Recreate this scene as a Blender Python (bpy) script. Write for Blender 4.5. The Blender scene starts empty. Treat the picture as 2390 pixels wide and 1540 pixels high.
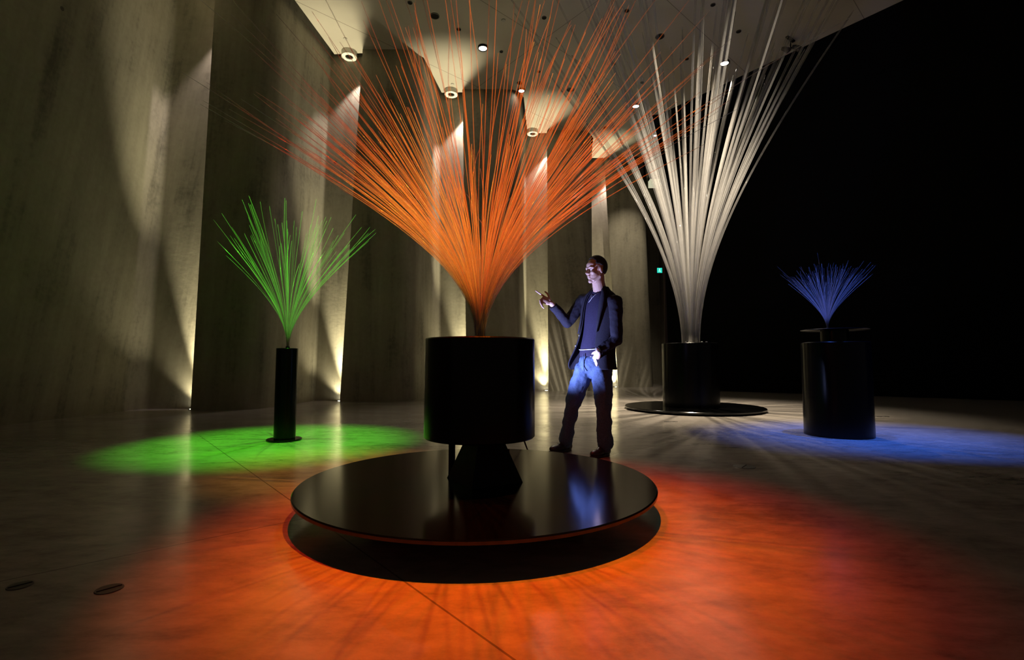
import bpy, bmesh, math, random
from mathutils import Vector, Matrix
from mathutils import noise as mnoise

random.seed(7)
PI = math.pi
SC = bpy.context.scene
COL = SC.collection

# ------------------------------------------------------------------ camera
IMG_W, IMG_H, FPX = 2390.0, 1540.0, 1150.0
CAM_Z = 0.85
PITCH = math.atan(0.0655)
cd = bpy.data.cameras.new('camera')
cd.sensor_width = 36.0
cd.sensor_fit = 'HORIZONTAL'
cd.lens = 36.0 * FPX / IMG_W
cd.clip_start = 0.05
cam = bpy.data.objects.new('camera', cd)
COL.objects.link(cam)
cam.location = (0, 0, CAM_Z)
cam.rotation_euler = (PI / 2 + PITCH, 0, 0)
SC.camera = cam

# ------------------------------------------------------------------ world, exposure
w = bpy.data.worlds.new('world')
SC.world = w
w.use_nodes = True
w.node_tree.nodes['Background'].inputs[0].default_value = (1.0, 0.84, 0.66, 1)
w.node_tree.nodes['Background'].inputs[1].default_value = 0.034
SC.view_settings.view_transform = 'Standard'
SC.view_settings.look = 'None'
SC.view_settings.exposure = 0.0
SC.view_settings.gamma = 1.0
SC.view_settings.use_curve_mapping = False
SC.cycles.max_bounces = 8
SC.cycles.transparent_max_bounces = 48
SC.cycles.use_denoising = True
SC.cycles.sample_clamp_indirect = 4.0


def spot(name, loc, target, power, color, angle, blend=0.5, radius=0.03):
    l = bpy.data.lights.new(name, 'SPOT')
    l.energy = power
    l.color = color
    l.spot_size = math.radians(angle)
    l.spot_blend = blend
    l.shadow_soft_size = radius
    o = bpy.data.objects.new(name, l)
    COL.objects.link(o)
    o.location = loc
    d = Vector(target) - Vector(loc)
    o.rotation_euler = d.to_track_quat('-Z', 'Y').to_euler()
    return o


CZ = 8.0                      # ceiling height
CENTRE = (-0.20, 3.02)        # orange sculpture
WHITE = (3.27, 8.98)
GREEN = (-2.49, 5.45)
BLUE = (3.82, 5.83)

# stage lamps on the ceiling (above the frame), plus two added rod fills
spot('orange_stage_lamp', (0.35, 3.6, 7.9), (0.0, 2.6, 0), 5000, (1.0, 0.17, 0.004), 24.5, 1.0, 0.03)
spot('red_stage_lamp', (-1.35, 4.3, 7.9), (0.05, 2.85, 0), 3300, (1.0, 0.016, 0.003), 27.5, 1.0, 0.03)
spot('white_sculpture_spot', (3.9, 3.6, 7.9), (3.3, 8.98, 3.9), 5200, (1.0, 0.88, 0.70), 26, 1.0, 0.02)  # added fill from the front, brightens the clear rods
spot('amber_rod_fill', (2.6, 0.6, 7.9), (-0.2, 3.0, 2.25), 3600, (1.0, 0.38, 0.03), 14, 1.0, 0.03)  # added fill behind the camera, turns the middle of the orange rods golden
spot('green_stage_lamp', (-2.0, 5.2, 7.9), (-2.50, 5.35, 0), 6500, (0.13, 1.0, 0.03), 24, 0.9, 0.03)
spot('blue_stage_lamp', (4.5, 5.2, 7.9), (4.35, 5.75, 0), 5200, (0.05, 0.17, 1.0), 26, 1.0, 0.03)
spot('blue_stage_lamp', (3.0, 5.9, 7.9), (3.6, 5.75, 0), 2600, (0.05, 0.17, 1.0), 24, 1.0, 0.03)
spot('tripod_lamp', (0.0, 4.36, 0.60), (0.70, 4.70, 1.27), 190, (0.38, 0.46, 1.0), 92, 0.7, 0.02)
spot('white_sculpture_spot', (3.0, 8.6, 7.95), (3.27, 8.98, 0), 7000, (1.0, 0.84, 0.62), 44, 1.0, 0.02)


# ------------------------------------------------------------------ helpers
def at(px, py, Y):
    """world point at depth Y seen at a pixel of the 2390x1540 frame"""
    u = (px - IMG_W / 2) / FPX
    v = (IMG_H / 2 - py) / FPX
    s, c = math.sin(PITCH), math.cos(PITCH)
    dy, dz = c - v * s, s + v * c
    t = Y / dy
    return Vector((u * t, Y, CAM_Z + dz * t))


def at_z(px, py, z):
    u = (px - IMG_W / 2) / FPX
    v = (IMG_H / 2 - py) / FPX
    s, c = math.sin(PITCH), math.cos(PITCH)
    dy, dz = c - v * s, s + v * c
    t = (z - CAM_Z) / dz
    return Vector((u * t, dy * t, z))


def mesh_obj(name, verts, faces, mat, parent=None, smooth=True):
    me = bpy.data.meshes.new(name)
    me.from_pydata([tuple(v) for v in verts], [], faces)
    me.materials.append(mat)
    if smooth:
        me.polygons.foreach_set('use_smooth', [True] * len(me.polygons))
    me.update()
    o = bpy.data.objects.new(name, me)
    COL.objects.link(o)
    if parent is not None:
        o.parent = parent
        o.matrix_parent_inverse = parent.matrix_basis.inverted()
    return o


def bm_obj(name, bm, mat, parent=None, smooth=False):
    me = bpy.data.meshes.new(name)
    bmesh.ops.recalc_face_normals(bm, faces=bm.faces)
    bm.to_mesh(me)
    bm.free()
    me.materials.append(mat)
    if smooth:
        me.polygons.foreach_set('use_smooth', [True] * len(me.polygons))
    o = bpy.data.objects.new(name, me)
    COL.objects.link(o)
    if parent is not None:
        o.parent = parent
        o.matrix_parent_inverse = parent.matrix_basis.inverted()
    return o


def thing(name, label, cat, loc=(0, 0, 0), group=None):
    o = bpy.data.objects.new(name, None)
    COL.objects.link(o)
    o.location = loc
    tag(o, label, cat, group)
    return o


def tag(o, label, cat, group=None):
    o['label'] = label
    o['category'] = cat
    if group:
        o['group'] = group
    return o


def struct(o):
    o['kind'] = 'structure'
    return o


def lathe(name, prof, c, mat, parent=None, seg=96, smooth_angle=True):
    """prof: list of (radius, z); closed to the axis at both ends when radius 0"""
    vs, fs = [], []
    n = len(prof)
    for r, z in prof:
        for k in range(seg):
            a = 2 * PI * k / seg
            vs.append((c[0] + r * math.cos(a), c[1] + r * math.sin(a), z))
    for i in range(n - 1):
        for k in range(seg):
            k2 = (k + 1) % seg
            fs.append((i * seg + k, i * seg + k2, (i + 1) * seg + k2, (i + 1) * seg + k))
    me_bm = bmesh.new()
    bv = [me_bm.verts.new(v) for v in vs]
    for f in fs:
        try:
            me_bm.faces.new([bv[i] for i in f])
        except ValueError:
            pass
    bmesh.ops.remove_doubles(me_bm, verts=me_bm.verts, dist=1e-5)
    o = bm_obj(name, me_bm, mat, parent, smooth=True)
    me = o.data
    for e in me.edges:
        pass
    m = o.modifiers.new('edges', 'EDGE_SPLIT')
    m.split_angle = math.radians(30)
    return o


def tube(vs, fs, pts, rad, sides=6):
    """append a tube along pts to vs/fs; rad is a number or a list"""
    n = len(pts)
    b = len(vs)
    up = Vector((0.13, 0.97, 0.21))
    for i in range(n):
        p = Vector(pts[i])
        t = (Vector(pts[min(i + 1, n - 1)]) - Vector(pts[max(i - 1, 0)])).normalized()
        s = t.cross(up)
        if s.length < 1e-4:
            s = t.cross(Vector((1, 0, 0)))
        s.normalize()
        q = t.cross(s)
        r = rad[i] if isinstance(rad, (list, tuple)) else rad
        for k in range(sides):
            a = 2 * PI * k / sides
            vs.append(p + s * (r * math.cos(a)) + q * (r * math.sin(a)))
    for i in range(n - 1):
        for k in range(sides):
            k2 = (k + 1) % sides
            fs.append((b + i * sides + k, b + i * sides + k2, b + (i + 1) * sides + k2, b + (i + 1) * sides + k))
    fs.append(tuple(b + k for k in range(sides))[::-1])
    fs.append(tuple(b + (n - 1) * sides + k for k in range(sides)))


def tube_obj(name, pts, rad, mat, parent=None, sides=8):
    vs, fs = [], []
    tube(vs, fs, pts, rad, sides)
    return mesh_obj(name, vs, fs, mat, parent)


def box_bm(bm, cx, cy, cz, sx, sy, sz, rot=0.0):
    M = Matrix.Translation((cx, cy, cz)) @ Matrix.Rotation(rot, 4, 'Z') @ Matrix.Diagonal((sx, sy, sz, 1))
    bmesh.ops.create_cube(bm, size=1.0, matrix=M)


# ------------------------------------------------------------------ materials
def new_mat(name):
    m = bpy.data.materials.new(name)
    m.use_nodes = True
    nt = m.node_tree
    return m, nt, nt.nodes['Principled BSDF'], nt.nodes['Material Output']


def simple(name, col, rough=0.5, spec=0.5, metal=0.0, bump=0.0, bscale=60.0, coat=0.0, mottle=0.15):
    m, nt, p, out = new_mat(name)
    N = nt.nodes
    tc = N.new('ShaderNodeTexCoord')
    nz = N.new('ShaderNodeTexNoise')
    nz.inputs['Scale'].default_value = bscale
    nz.inputs['Detail'].default_value = 4
    nt.links.new(tc.outputs['Object'], nz.inputs['Vector'])
    cr = N.new('ShaderNodeValToRGB')
    cr.color_ramp.elements[0].position = 0.3
    cr.color_ramp.elements[1].position = 0.7
    cr.color_ramp.elements[0].color = (*[c * (1 - mottle) for c in col], 1)
    cr.color_ramp.elements[1].color = (*[min(1, c * (1 + mottle)) for c in col], 1)
    nt.links.new(nz.outputs['Fac'], cr.inputs['Fac'])
    nt.links.new(cr.outputs['Color'], p.inputs['Base Color'])
    p.inputs['Roughness'].default_value = rough
    p.inputs['Specular IOR Level'].default_value = spec
    p.inputs['Metallic'].default_value = metal
    p.inputs['Coat Weight'].default_value = coat
    if bump > 0:
        b = N.new('ShaderNodeBump')
        b.inputs['Strength'].default_value = bump
        b.inputs['Distance'].default_value = 0.01
        nt.links.new(nz.outputs['Fac'], b.inputs['Height'])
        nt.links.new(b.outputs['Normal'], p.inputs['Normal'])
    return m


def emit(name, col, strength):
    m, nt, p, out = new_mat(name)
    p.inputs['Base Color'].default_value = (*col, 1)
    p.inputs['Emission Color'].default_value = (*col, 1)
    p.inputs['Emission Strength'].default_value = strength
    return m


def mathn(nt, op, a, b=None, c=None):
    n = nt.nodes.new('ShaderNodeMath')
    n.operation = op
    for i, v in enumerate((a, b, c)):
        if v is None:
            continue
        if isinstance(v, (int, float)):
            n.inputs[i].default_value = v
        else:
            nt.links.new(v, n.inputs[i])
    return n.outputs[0]


def joint_mask(nt, pos, lines):
    """1 on thin straight joints; lines: (nx, ny, offset, spacing, halfwidth)"""
    sep = nt.nodes.new('ShaderNodeSeparateXYZ')
    nt.links.new(pos, sep.inputs[0])
    res = None
    for nx, ny, off, sp, hw in lines:
        d = mathn(nt, 'ADD', mathn(nt, 'MULTIPLY', sep.outputs[0], nx), mathn(nt, 'MULTIPLY', sep.outputs[1], ny))
        d = mathn(nt, 'SUBTRACT', d, off - 500 * sp)
        pp = mathn(nt, 'PINGPONG', d, sp / 2)
        m = mathn(nt, 'LESS_THAN', pp, hw)
        res = m if res is None else mathn(nt, 'MAXIMUM', res, m)
    return res


def floor_material():
    m, nt, p, out = new_mat('polished concrete floor')
    N, L = nt.nodes, nt.links
    geo = N.new('ShaderNodeNewGeometry')
    mp = N.new('ShaderNodeMapping')
    mp.inputs['Rotation'].default_value = (0, 0, 0.25)
    mp.inputs['Scale'].default_value = (0.75, 1.5, 1)
    L.new(geo.outputs['Position'], mp.inputs['Vector'])
    n1 = N.new('ShaderNodeTexNoise')
    n1.inputs['Scale'].default_value = 1.3
    n1.inputs['Detail'].default_value = 9
    n1.inputs['Roughness'].default_value = 0.68
    n1.inputs['Distortion'].default_value = 0.5
    L.new(mp.outputs['Vector'], n1.inputs['Vector'])
    n2 = N.new('ShaderNodeTexNoise')
    n2.inputs['Scale'].default_value = 7.0
    n2.inputs['Detail'].default_value = 8
    n2.inputs['Roughness'].default_value = 0.7
    L.new(mp.outputs['Vector'], n2.inputs['Vector'])
    mx = mathn(nt, 'ADD', mathn(nt, 'MULTIPLY', n1.outputs['Fac'], 0.6), mathn(nt, 'MULTIPLY', n2.outputs['Fac'], 0.4))
    cr = N.new('ShaderNodeValToRGB')
    e = cr.color_ramp.elements
    e[0].position, e[0].color = 0.38, (0.17, 0.15, 0.128, 1)
    e[1].position, e[1].color = 0.60, (0.36, 0.325, 0.285, 1)
    k = e.new(0.48)
    k.color = (0.27, 0.24, 0.21, 1)
    L.new(mx, cr.inputs['Fac'])
    jm = joint_mask(nt, geo.outputs['Position'], [(0.670, -0.742, -2.80, 7.4, 0.004), (0.765, 0.644, 0.952, 7.4, 0.004)])
    mix = N.new('ShaderNodeMix')
    mix.data_type = 'RGBA'
    L.new(mathn(nt, 'MULTIPLY', jm, 0.6), mix.inputs[0])
    L.new(cr.outputs['Color'], mix.inputs[6])
    mix.inputs[7].default_value = (0.03, 0.025, 0.02, 1)
    L.new(mix.outputs[2], p.inputs['Base Color'])
    r = N.new('ShaderNodeMapRange')
    r.inputs['From Min'].default_value = 0.35
    r.inputs['From Max'].default_value = 0.65
    r.inputs['To Min'].default_value = 0.24
    r.inputs['To Max'].default_value = 0.13
    L.new(n1.outputs['Fac'], r.inputs['Value'])
    L.new(r.outputs['Result'], p.inputs['Roughness'])
    p.inputs['Specular IOR Level'].default_value = 0.5
    b = N.new('ShaderNodeBump')
    b.inputs['Strength'].default_value = 0.06
    b.inputs['Distance'].default_value = 0.02
    L.new(n1.outputs['Fac'], b.inputs['Height'])
    L.new(b.outputs['Normal'], p.inputs['Normal'])
    return m


def concrete(name, base, lean=0.0, seed=0.0, spec=0.25):
    """shuttered concrete with long vertical runs and a few cloudy stains"""
    m, nt, p, out = new_mat(name)
    N, L = nt.nodes, nt.links
    geo = N.new('ShaderNodeNewGeometry')
    sep = N.new('ShaderNodeSeparateXYZ')
    L.new(geo.outputs['Position'], sep.inputs[0])
    h = mathn(nt, 'ADD', mathn(nt, 'ADD', sep.outputs[0], sep.outputs[1]), mathn(nt, 'MULTIPLY', sep.outputs[2], lean))
    cmb = N.new('ShaderNodeCombineXYZ')
    L.new(h, cmb.inputs[0])
    L.new(mathn(nt, 'MULTIPLY', sep.outputs[2], 0.09), cmb.inputs[2])
    cmb.inputs[1].default_value = seed
    n1 = N.new('ShaderNodeTexNoise')
    n1.inputs['Scale'].default_value = 3.6
    n1.inputs['Detail'].default_value = 6
    n1.inputs['Roughness'].default_value = 0.6
    L.new(cmb.outputs[0], n1.inputs['Vector'])
    n2 = N.new('ShaderNodeTexNoise')
    n2.inputs['Scale'].default_value = 0.9
    n2.inputs['Detail'].default_value = 7
    n2.inputs['Roughness'].default_value = 0.62
    L.new(geo.outputs['Position'], n2.inputs['Vector'])
    n3 = N.new('ShaderNodeTexNoise')
    n3.inputs['Scale'].default_value = 14.0
    n3.inputs['Detail'].default_value = 6
    L.new(geo.outputs['Position'], n3.inputs['Vector'])
    f = mathn(nt, 'ADD', mathn(nt, 'ADD', mathn(nt, 'MULTIPLY', n1.outputs['Fac'], 0.5),
              mathn(nt, 'MULTIPLY', n2.outputs['Fac'], 0.35)), mathn(nt, 'MULTIPLY', n3.outputs['Fac'], 0.15))
    cr = N.new('ShaderNodeValToRGB')
    e = cr.color_ramp.elements
    e[0].position, e[0].color = 0.36, (*[c * 0.45 for c in base], 1)
    e[1].position, e[1].color = 0.62, (*[c * 1.2 for c in base], 1)
    k = e.new(0.47)
    k.color = (*[c * 0.9 for c in base], 1)
    L.new(f, cr.inputs['Fac'])
    # tie holes / small round pits
    vo = N.new('ShaderNodeTexVoronoi')
    vo.inputs['Scale'].default_value = 0.55
    L.new(geo.outputs['Position'], vo.inputs['Vector'])
    pit = mathn(nt, 'LESS_THAN', vo.outputs['Distance'], 0.022)
    mix = N.new('ShaderNodeMix')
    mix.data_type = 'RGBA'
    L.new(mathn(nt, 'MULTIPLY', pit, 0.8), mix.inputs[0])
    L.new(cr.outputs['Color'], mix.inputs[6])
    mix.inputs[7].default_value = (0.05, 0.045, 0.04, 1)
    L.new(mix.outputs[2], p.inputs['Base Color'])
    p.inputs['Roughness'].default_value = 0.62
    p.inputs['Specular IOR Level'].default_value = spec
    b = N.new('ShaderNodeBump')
    b.inputs['Strength'].default_value = 0.25
    b.inputs['Distance'].default_value = 0.02
    L.new(f, b.inputs['Height'])
    L.new(b.outputs['Normal'], p.inputs['Normal'])
    return m


def ceiling_material():
    m, nt, p, out = new_mat('painted plaster ceiling')
    N, L = nt.nodes, nt.links
    geo = N.new('ShaderNodeNewGeometry')
    n1 = N.new('ShaderNodeTexNoise')
    n1.inputs['Scale'].default_value = 0.7
    n1.inputs['Detail'].default_value = 5
    L.new(geo.outputs['Position'], n1.inputs['Vector'])
    cr = N.new('ShaderNodeValToRGB')
    e = cr.color_ramp.elements
    e[0].position, e[0].color = 0.3, (0.38, 0.345, 0.28, 1)
    e[1].position, e[1].color = 0.7, (0.46, 0.42, 0.345, 1)
    L.new(n1.outputs['Fac'], cr.inputs['Fac'])
    jm = joint_mask(nt, geo.outputs['Position'], [(0.669, -0.743, -7.33, 2.47, 0.007), (0.765, 0.644, 7.30, 4.9, 0.007)])
    mix = N.new('ShaderNodeMix')
    mix.data_type = 'RGBA'
    L.new(mathn(nt, 'MULTIPLY', jm, 0.7), mix.inputs[0])
    L.new(cr.outputs['Color'], mix.inputs[6])
    mix.inputs[7].default_value = (0.08, 0.07, 0.05, 1)
    L.new(mix.outputs[2], p.inputs['Base Color'])
    p.inputs['Roughness'].default_value = 0.6
    p.inputs['Specular IOR Level'].default_value = 0.2
    return m


def rod_material(name, tint, clear, rough=0.12):
    """clear acrylic rod: see-through in the middle, glossier towards its edges"""
    m, nt, p, out = new_mat(name)
    N, L = nt.nodes, nt.links
    nz = N.new('ShaderNodeTexNoise')
    nz.inputs['Scale'].default_value = 9.0
    geo = N.new('ShaderNodeNewGeometry')
    L.new(geo.outputs['Position'], nz.inputs['Vector'])
    cr = N.new('ShaderNodeValToRGB')
    cr.color_ramp.elements[0].color = (*[c * 0.75 for c in tint], 1)
    cr.color_ramp.elements[1].color = (*tint, 1)
    L.new(nz.outputs['Fac'], cr.inputs['Fac'])
    L.new(cr.outputs['Color'], p.inputs['Base Color'])
    p.inputs['Roughness'].default_value = rough
    p.inputs['Specular IOR Level'].default_value = 0.9
    tr = N.new('ShaderNodeBsdfTransparent')
    lw = N.new('ShaderNodeLayerWeight')
    lw.inputs['Blend'].default_value = 0.35
    f = N.new('ShaderNodeMapRange')
    f.inputs['From Min'].default_value = 0.0
    f.inputs['From Max'].default_value = 0.8
    f.inputs['To Min'].default_value = 1.0 - clear
    f.inputs['To Max'].default_value = min(1.0, 1.45 - clear)
    L.new(lw.outputs['Facing'], f.inputs['Value'])
    tl = N.new('ShaderNodeBsdfTranslucent')
    L.new(cr.outputs['Color'], tl.inputs['Color'])
    ms = N.new('ShaderNodeMixShader')
    ms.inputs[0].default_value = 0.4
    L.new(p.outputs[0], ms.inputs[1])
    L.new(tl.outputs[0], ms.inputs[2])
    mx = N.new('ShaderNodeMixShader')
    L.new(f.outputs['Result'], mx.inputs[0])
    L.new(tr.outputs[0], mx.inputs[1])
    L.new(ms.outputs[0], mx.inputs[2])
    L.new(mx.outputs[0], out.inputs['Surface'])
    return m


M_FLOOR = floor_material()
M_CEIL = ceiling_material()
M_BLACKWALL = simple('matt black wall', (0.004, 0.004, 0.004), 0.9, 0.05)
M_BLACK = simple('black lacquered steel', (0.0015, 0.0015, 0.002), 0.22, 0.22)
M_DISC = simple('black gloss disc', (0.0012, 0.0012, 0.0012), 0.13, 0.6, bscale=2.0)
M_MATT = simple('matt black metal', (0.004, 0.004, 0.004), 0.6, 0.2)
M_WHITEPAINT = simple('white enamel collar', (0.8, 0.78, 0.7), 0.4, 0.4)
M_DARKHOLE = simple('dark lamp interior', (0.02, 0.018, 0.015), 0.8, 0.1)
M_LENS = emit('lit lamp lens', (1.0, 0.93, 0.80), 30.0)
M_COVER = simple('brushed steel floor cover', (0.09, 0.08, 0.07), 0.45, 0.5, 0.6)
M_ROD_THIN = rod_material('fine acrylic rod', (0.85, 0.85, 0.85), 0.80, 0.10)
M_ROD_FINE = rod_material('hair fine acrylic rod', (0.6, 0.6, 0.7), 0.93, 0.10)
M_ROD_THICK = rod_material('thick acrylic rod', (0.60, 0.58, 0.55), 0.88, 0.05)
M_TRIM = simple('brown painted trim', (0.10, 0.07, 0.055), 0.6, 0.2)

# ------------------------------------------------------------------ floor
bm = bmesh.new()
box_bm(bm, 3, 9, -0.15, 40, 30, 0.3)
struct(bm_obj('floor', bm, M_FLOOR))


# ------------------------------------------------------------------ folded concrete wall on the left
def catmull(P, n):
    out = []
    for i in range(len(P) - 1):
        p0 = P[max(i - 1, 0)]
        p1, p2 = P[i], P[i + 1]
        p3 = P[min(i + 2, len(P) - 1)]
        for k in range(n):
            t = k / n
            out.append(tuple(0.5 * ((2 * b) + (-a + c) * t + (2 * a - 5 * b + 4 * c - d) * t * t + (-a + 3 * b - 3 * c + d) * t ** 3)
                             for a, b, c, d in zip(p0, p1, p2, p3)))
    out.append(tuple(P[-1]))
    return out


def fillet(P, r, n=10):
    """round the inner corners of a plan polyline; r per corner"""
    out = [tuple(P[0])]
    for i in range(1, len(P) - 1):
        a, b, c = Vector(P[i - 1]), Vector(P[i]), Vector(P[i + 1])
        ri = r[i]
        d1 = (a - b)
        d2 = (c - b)
        q = min(ri, d1.length * 0.48, d2.length * 0.48)
        s, e = b + d1.normalized() * q, b + d2.normalized() * q
        for k in range(n + 1):
            t = k / n
            out.append(tuple(s * (1 - t) ** 2 + b * 2 * t * (1 - t) + e * t * t))
    out.append(tuple(P[-1]))
    return out


def panel(name, bot, top, rad, mat, thick=0.05, zt=8.4, nz=12):
    b = [Vector(p) for p in fillet(bot, rad)]
    t = [Vector(p) for p in fillet(top, rad)]
    n = len(b)
    vs, fs = [], []
    for j in range(nz + 1):
        f = j / nz
        for i in range(n):
            p = b[i].lerp(t[i], f * zt / 8.0)
            vs.append((p.x, p.y, f * zt))
    for j in range(nz):
        for i in range(n - 1):
            q = j * n + i
            fs.append((q, q + 1, q + n + 1, q + n))
    o = mesh_obj(name, vs, fs, mat, None, True)
    s = o.modifiers.new('thickness', 'SOLIDIFY')
    s.thickness = thick
    s.offset = -1.0
    es = o.modifiers.new('edges', 'EDGE_SPLIT')
    es.split_angle = math.radians(50)
    struct(o)
    return o


BASEC = (0.30, 0.275, 0.205)
# each panel: free edge -> nose -> crease -> end behind the next panel
panels = [
    # bottom plan, top plan, fillet radius per corner
    ([(-8.6, -3.0), (-7.6, 2.2), (-6.88, 6.6), (-6.76, 9.10), (-4.9, 9.12)],
     [(-8.2, -3.0), (-6.9, 3.2), (-6.20, 7.0), (-6.55, 9.10), (-4.7, 9.12)],
     [0, 2.0, 1.6, 0.12, 0], concrete('shuttered concrete near panel', BASEC, -0.16, 1.0)),
    ([(-5.72, 8.84), (-4.62, 8.90), (-4.38, 10.95), (-2.9, 10.99)],
     [(-5.58, 8.84), (-4.55, 8.95), (-4.26, 11.08), (-2.7, 11.10)],
     [0, 0.42, 0.05, 0], concrete('shuttered concrete second panel', BASEC, -0.05, 2.3)),
    ([(-3.72, 10.72), (-2.22, 10.66), (-1.86, 12.70), (-0.4, 12.75)],
     [(-3.42, 10.84), (-2.14, 10.84), (-1.96, 12.74), (-0.5, 12.80)],
     [0, 0.45, 0.05, 0], concrete('shuttered concrete third panel', BASEC, 0.0, 3.7)),
    ([(-1.14, 12.50), (0.14, 12.45), (0.42, 14.92), (1.8, 14.95)],
     [(-1.30, 12.50), (0.16, 12.48), (0.40, 15.02), (1.9, 15.05)],
     [0, 0.45, 0.05, 0], concrete('shuttered concrete fourth panel', BASEC, 0.12, 4.4)),
    ([(1.08, 14.70), (2.40, 14.68), (2.82, 17.1), (4.3, 17.15)],
     [(1.08, 14.78), (2.46, 14.78), (2.72, 17.1), (4.1, 17.15)],
     [0, 0.45, 0.05, 0], concrete('shuttered concrete fifth panel', BASEC, 0.10, 5.9)),
    ([(3.62, 16.90), (4.78, 16.86), (5.55, 19.5), (7.4, 19.6)],
     [(3.24, 16.86), (4.62, 16.86), (5.20, 19.5), (7.2, 19.6)],
     [0, 0.35, 0.05, 0], concrete('shuttered concrete sixth panel', BASEC, 0.0, 6.6)),
]
for k, (b_, t_, r_, m_) in enumerate(panels):
    panel('wall_left', b_, t_, r_, m_)

# black leaning wall on the right, its top meets the ceiling edge
bR = [Vector((4.93, 15.5)), Vector((11.3, 10.9)), Vector((23.9, 1.2))]
tR = [Vector((4.26, 13.8)), Vector((7.75, 9.3)), Vector((16.0, -1.3))]
vs, fs = [], []
for f in range(9):
    for a_, c_ in zip(bR, tR):
        p = a_.lerp(c_, f / 8)
        vs.append((p.x, p.y, f))
for f in range(8):
    for i in range(2):
        q = f * 3 + i
        fs.append((q, q + 1, q + 4, q + 3))
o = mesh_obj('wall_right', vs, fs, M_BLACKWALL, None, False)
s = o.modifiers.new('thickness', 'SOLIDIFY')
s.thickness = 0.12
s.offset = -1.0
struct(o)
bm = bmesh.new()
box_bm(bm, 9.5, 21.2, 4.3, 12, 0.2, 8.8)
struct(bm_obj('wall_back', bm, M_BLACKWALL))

# ceiling with its stepped, rounded edge set off from the wall by a dark reveal
edge = [(-6.95, -4.0), (-6.95, 2.5), (-6.15, 7.0), (-6.35, 8.98), (-5.45, 8.96), (-4.70, 8.84), (-4.42, 8.98), (-4.30, 9.30), (-4.13, 11.02),
        (-3.43, 10.98), (-2.55, 10.85), (-2.28, 10.92), (-2.08, 11.15), (-2.01, 11.6), (-1.87, 12.66),
        (-1.30, 12.64), (-0.02, 12.50), (0.18, 12.60), (0.32, 12.9), (0.36, 13.4), (0.48, 14.98),
        (0.90, 14.98), (2.12, 14.86), (2.42, 14.98), (2.60, 15.3), (2.66, 15.9), (2.80, 16.85),
        (3.30, 16.85), (4.35, 16.72), (4.62, 16.80), (4.78, 17.1), (4.90, 17.7), (5.45, 19.4),
        (5.62, 19.4), (4.05, 13.85), (4.26, 13.80), (7.75, 9.30), (18.1, -4.0)]
bm = bmesh.new()
lo = [bm.verts.new((x, y, CZ)) for x, y in edge]
hi = [bm.verts.new((x, y, CZ + 0.12)) for x, y in edge]
bm.faces.new(lo)
bm.faces.new(hi[::-1])
n = len(edge)
for i in range(n):
    bm.faces.new((lo[i], lo[(i + 1) % n], hi[(i + 1) % n], hi[i]))
struct(bm_obj('ceiling', bm, M_CEIL))
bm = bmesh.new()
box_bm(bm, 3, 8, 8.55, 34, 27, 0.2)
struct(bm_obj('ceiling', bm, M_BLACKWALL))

# far end: pier edge, door leaf, bright soffit of the passage beyond
bm = bmesh.new()
box_bm(bm, 5.98, 19.2, 3.4, 0.22, 0.5, 6.8)
struct(bm_obj('trim_1', bm, concrete('rough pier concrete', (0.42, 0.38, 0.31), 0.0, 8.0)))
bm = bmesh.new()
box_bm(bm, 5.52, 17.2, 2.5, 0.34, 0.08, 5.0)
o = struct(bm_obj('door_1', bm, M_TRIM))
bm = bmesh.new()
box_bm(bm, 5.35, 17.0, 2.5, 0.06, 0.10, 5.0)
struct(bm_obj('trim_2', bm, simple('dark door frame', (0.03, 0.02, 0.02), 0.6, 0.2)))

p_ = at(1541, 630, 16.8)
sg = thing('exit_sign', 'small lit green exit sign on the far door frame', 'sign', (p_.x, 16.9, p_.z))
bm = bmesh.new()
box_bm(bm, p_.x, 16.9, p_.z, 0.20, 0.05, 0.20)
bm_obj('housing', bm, M_MATT, sg)
bm = bmesh.new()
box_bm(bm, p_.x, 16.87, p_.z, 0.17, 0.012, 0.17)
bm_obj('panel', bm, emit('green sign light', (0.02, 0.55, 0.42), 1.2), sg)
# running figure pictogram, white
bm = bmesh.new()
for (dx, dz, sx, sz) in ((0.0, 0.05, 0.02, 0.02), (0.0, 0.015, 0.02, 0.045), (-0.02, -0.03, 0.045, 0.014), (0.022, -0.035, 0.014, 0.04)):
    box_bm(bm, p_.x + dx, 16.861, p_.z + dz, sx, 0.004, sz)
bm_obj('pictogram', bm, emit('white sign figure', (0.8, 1.0, 0.9), 1.0), sg)

# ------------------------------------------------------------------ slot lamps of the folded wall
WARM = (1.0, 0.90, 0.60)
PINK = (1.0, 0.82, 0.78)
ups = [
    (-5.77, 8.98, 'behind the second wall panel'),
    (-3.76, 10.86, 'behind the third wall panel'),
    (-1.19, 12.62, 'behind the fourth wall panel'),
    (1.03, 14.82, 'behind the fifth wall panel'),
    (3.57, 17.02, 'behind the sixth wall panel'),
]
UPW = [420, 520, 560, 620, 700]
for k, (x, y, where) in enumerate(ups):
    t = thing('floor_uplight', 'small lit round uplight sunk in the floor ' + where, 'uplight', (x, y, 0), 'uplights at the feet of the wall folds')
    lathe('rim', [(0.055, 0.001), (0.075, 0.001), (0.075, 0.010), (0.055, 0.010), (0.055, 0.001)], (x, y), M_COVER, t, 32)
    lathe('lens', [(0, 0.002), (0.054, 0.002), (0.054, 0.007), (0, 0.007)], (x, y), emit('uplight lens', (1.0, 0.95, 0.75), 25), t, 32)
    spot('floor_uplight_lamp', (x, y, 0.03), (x - 0.30, y - 0.30, 8.0), UPW[k] * 7.0, WARM, 30, 1.0, 0.03)
    spot('floor_uplight_wash', (x - 0.03, y, 0.03), (x - 0.40, y - 0.1, 2.5), UPW[k] * (0.19 if k < 2 else 0.30), WARM, 84, 1.0, 0.03)

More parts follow.
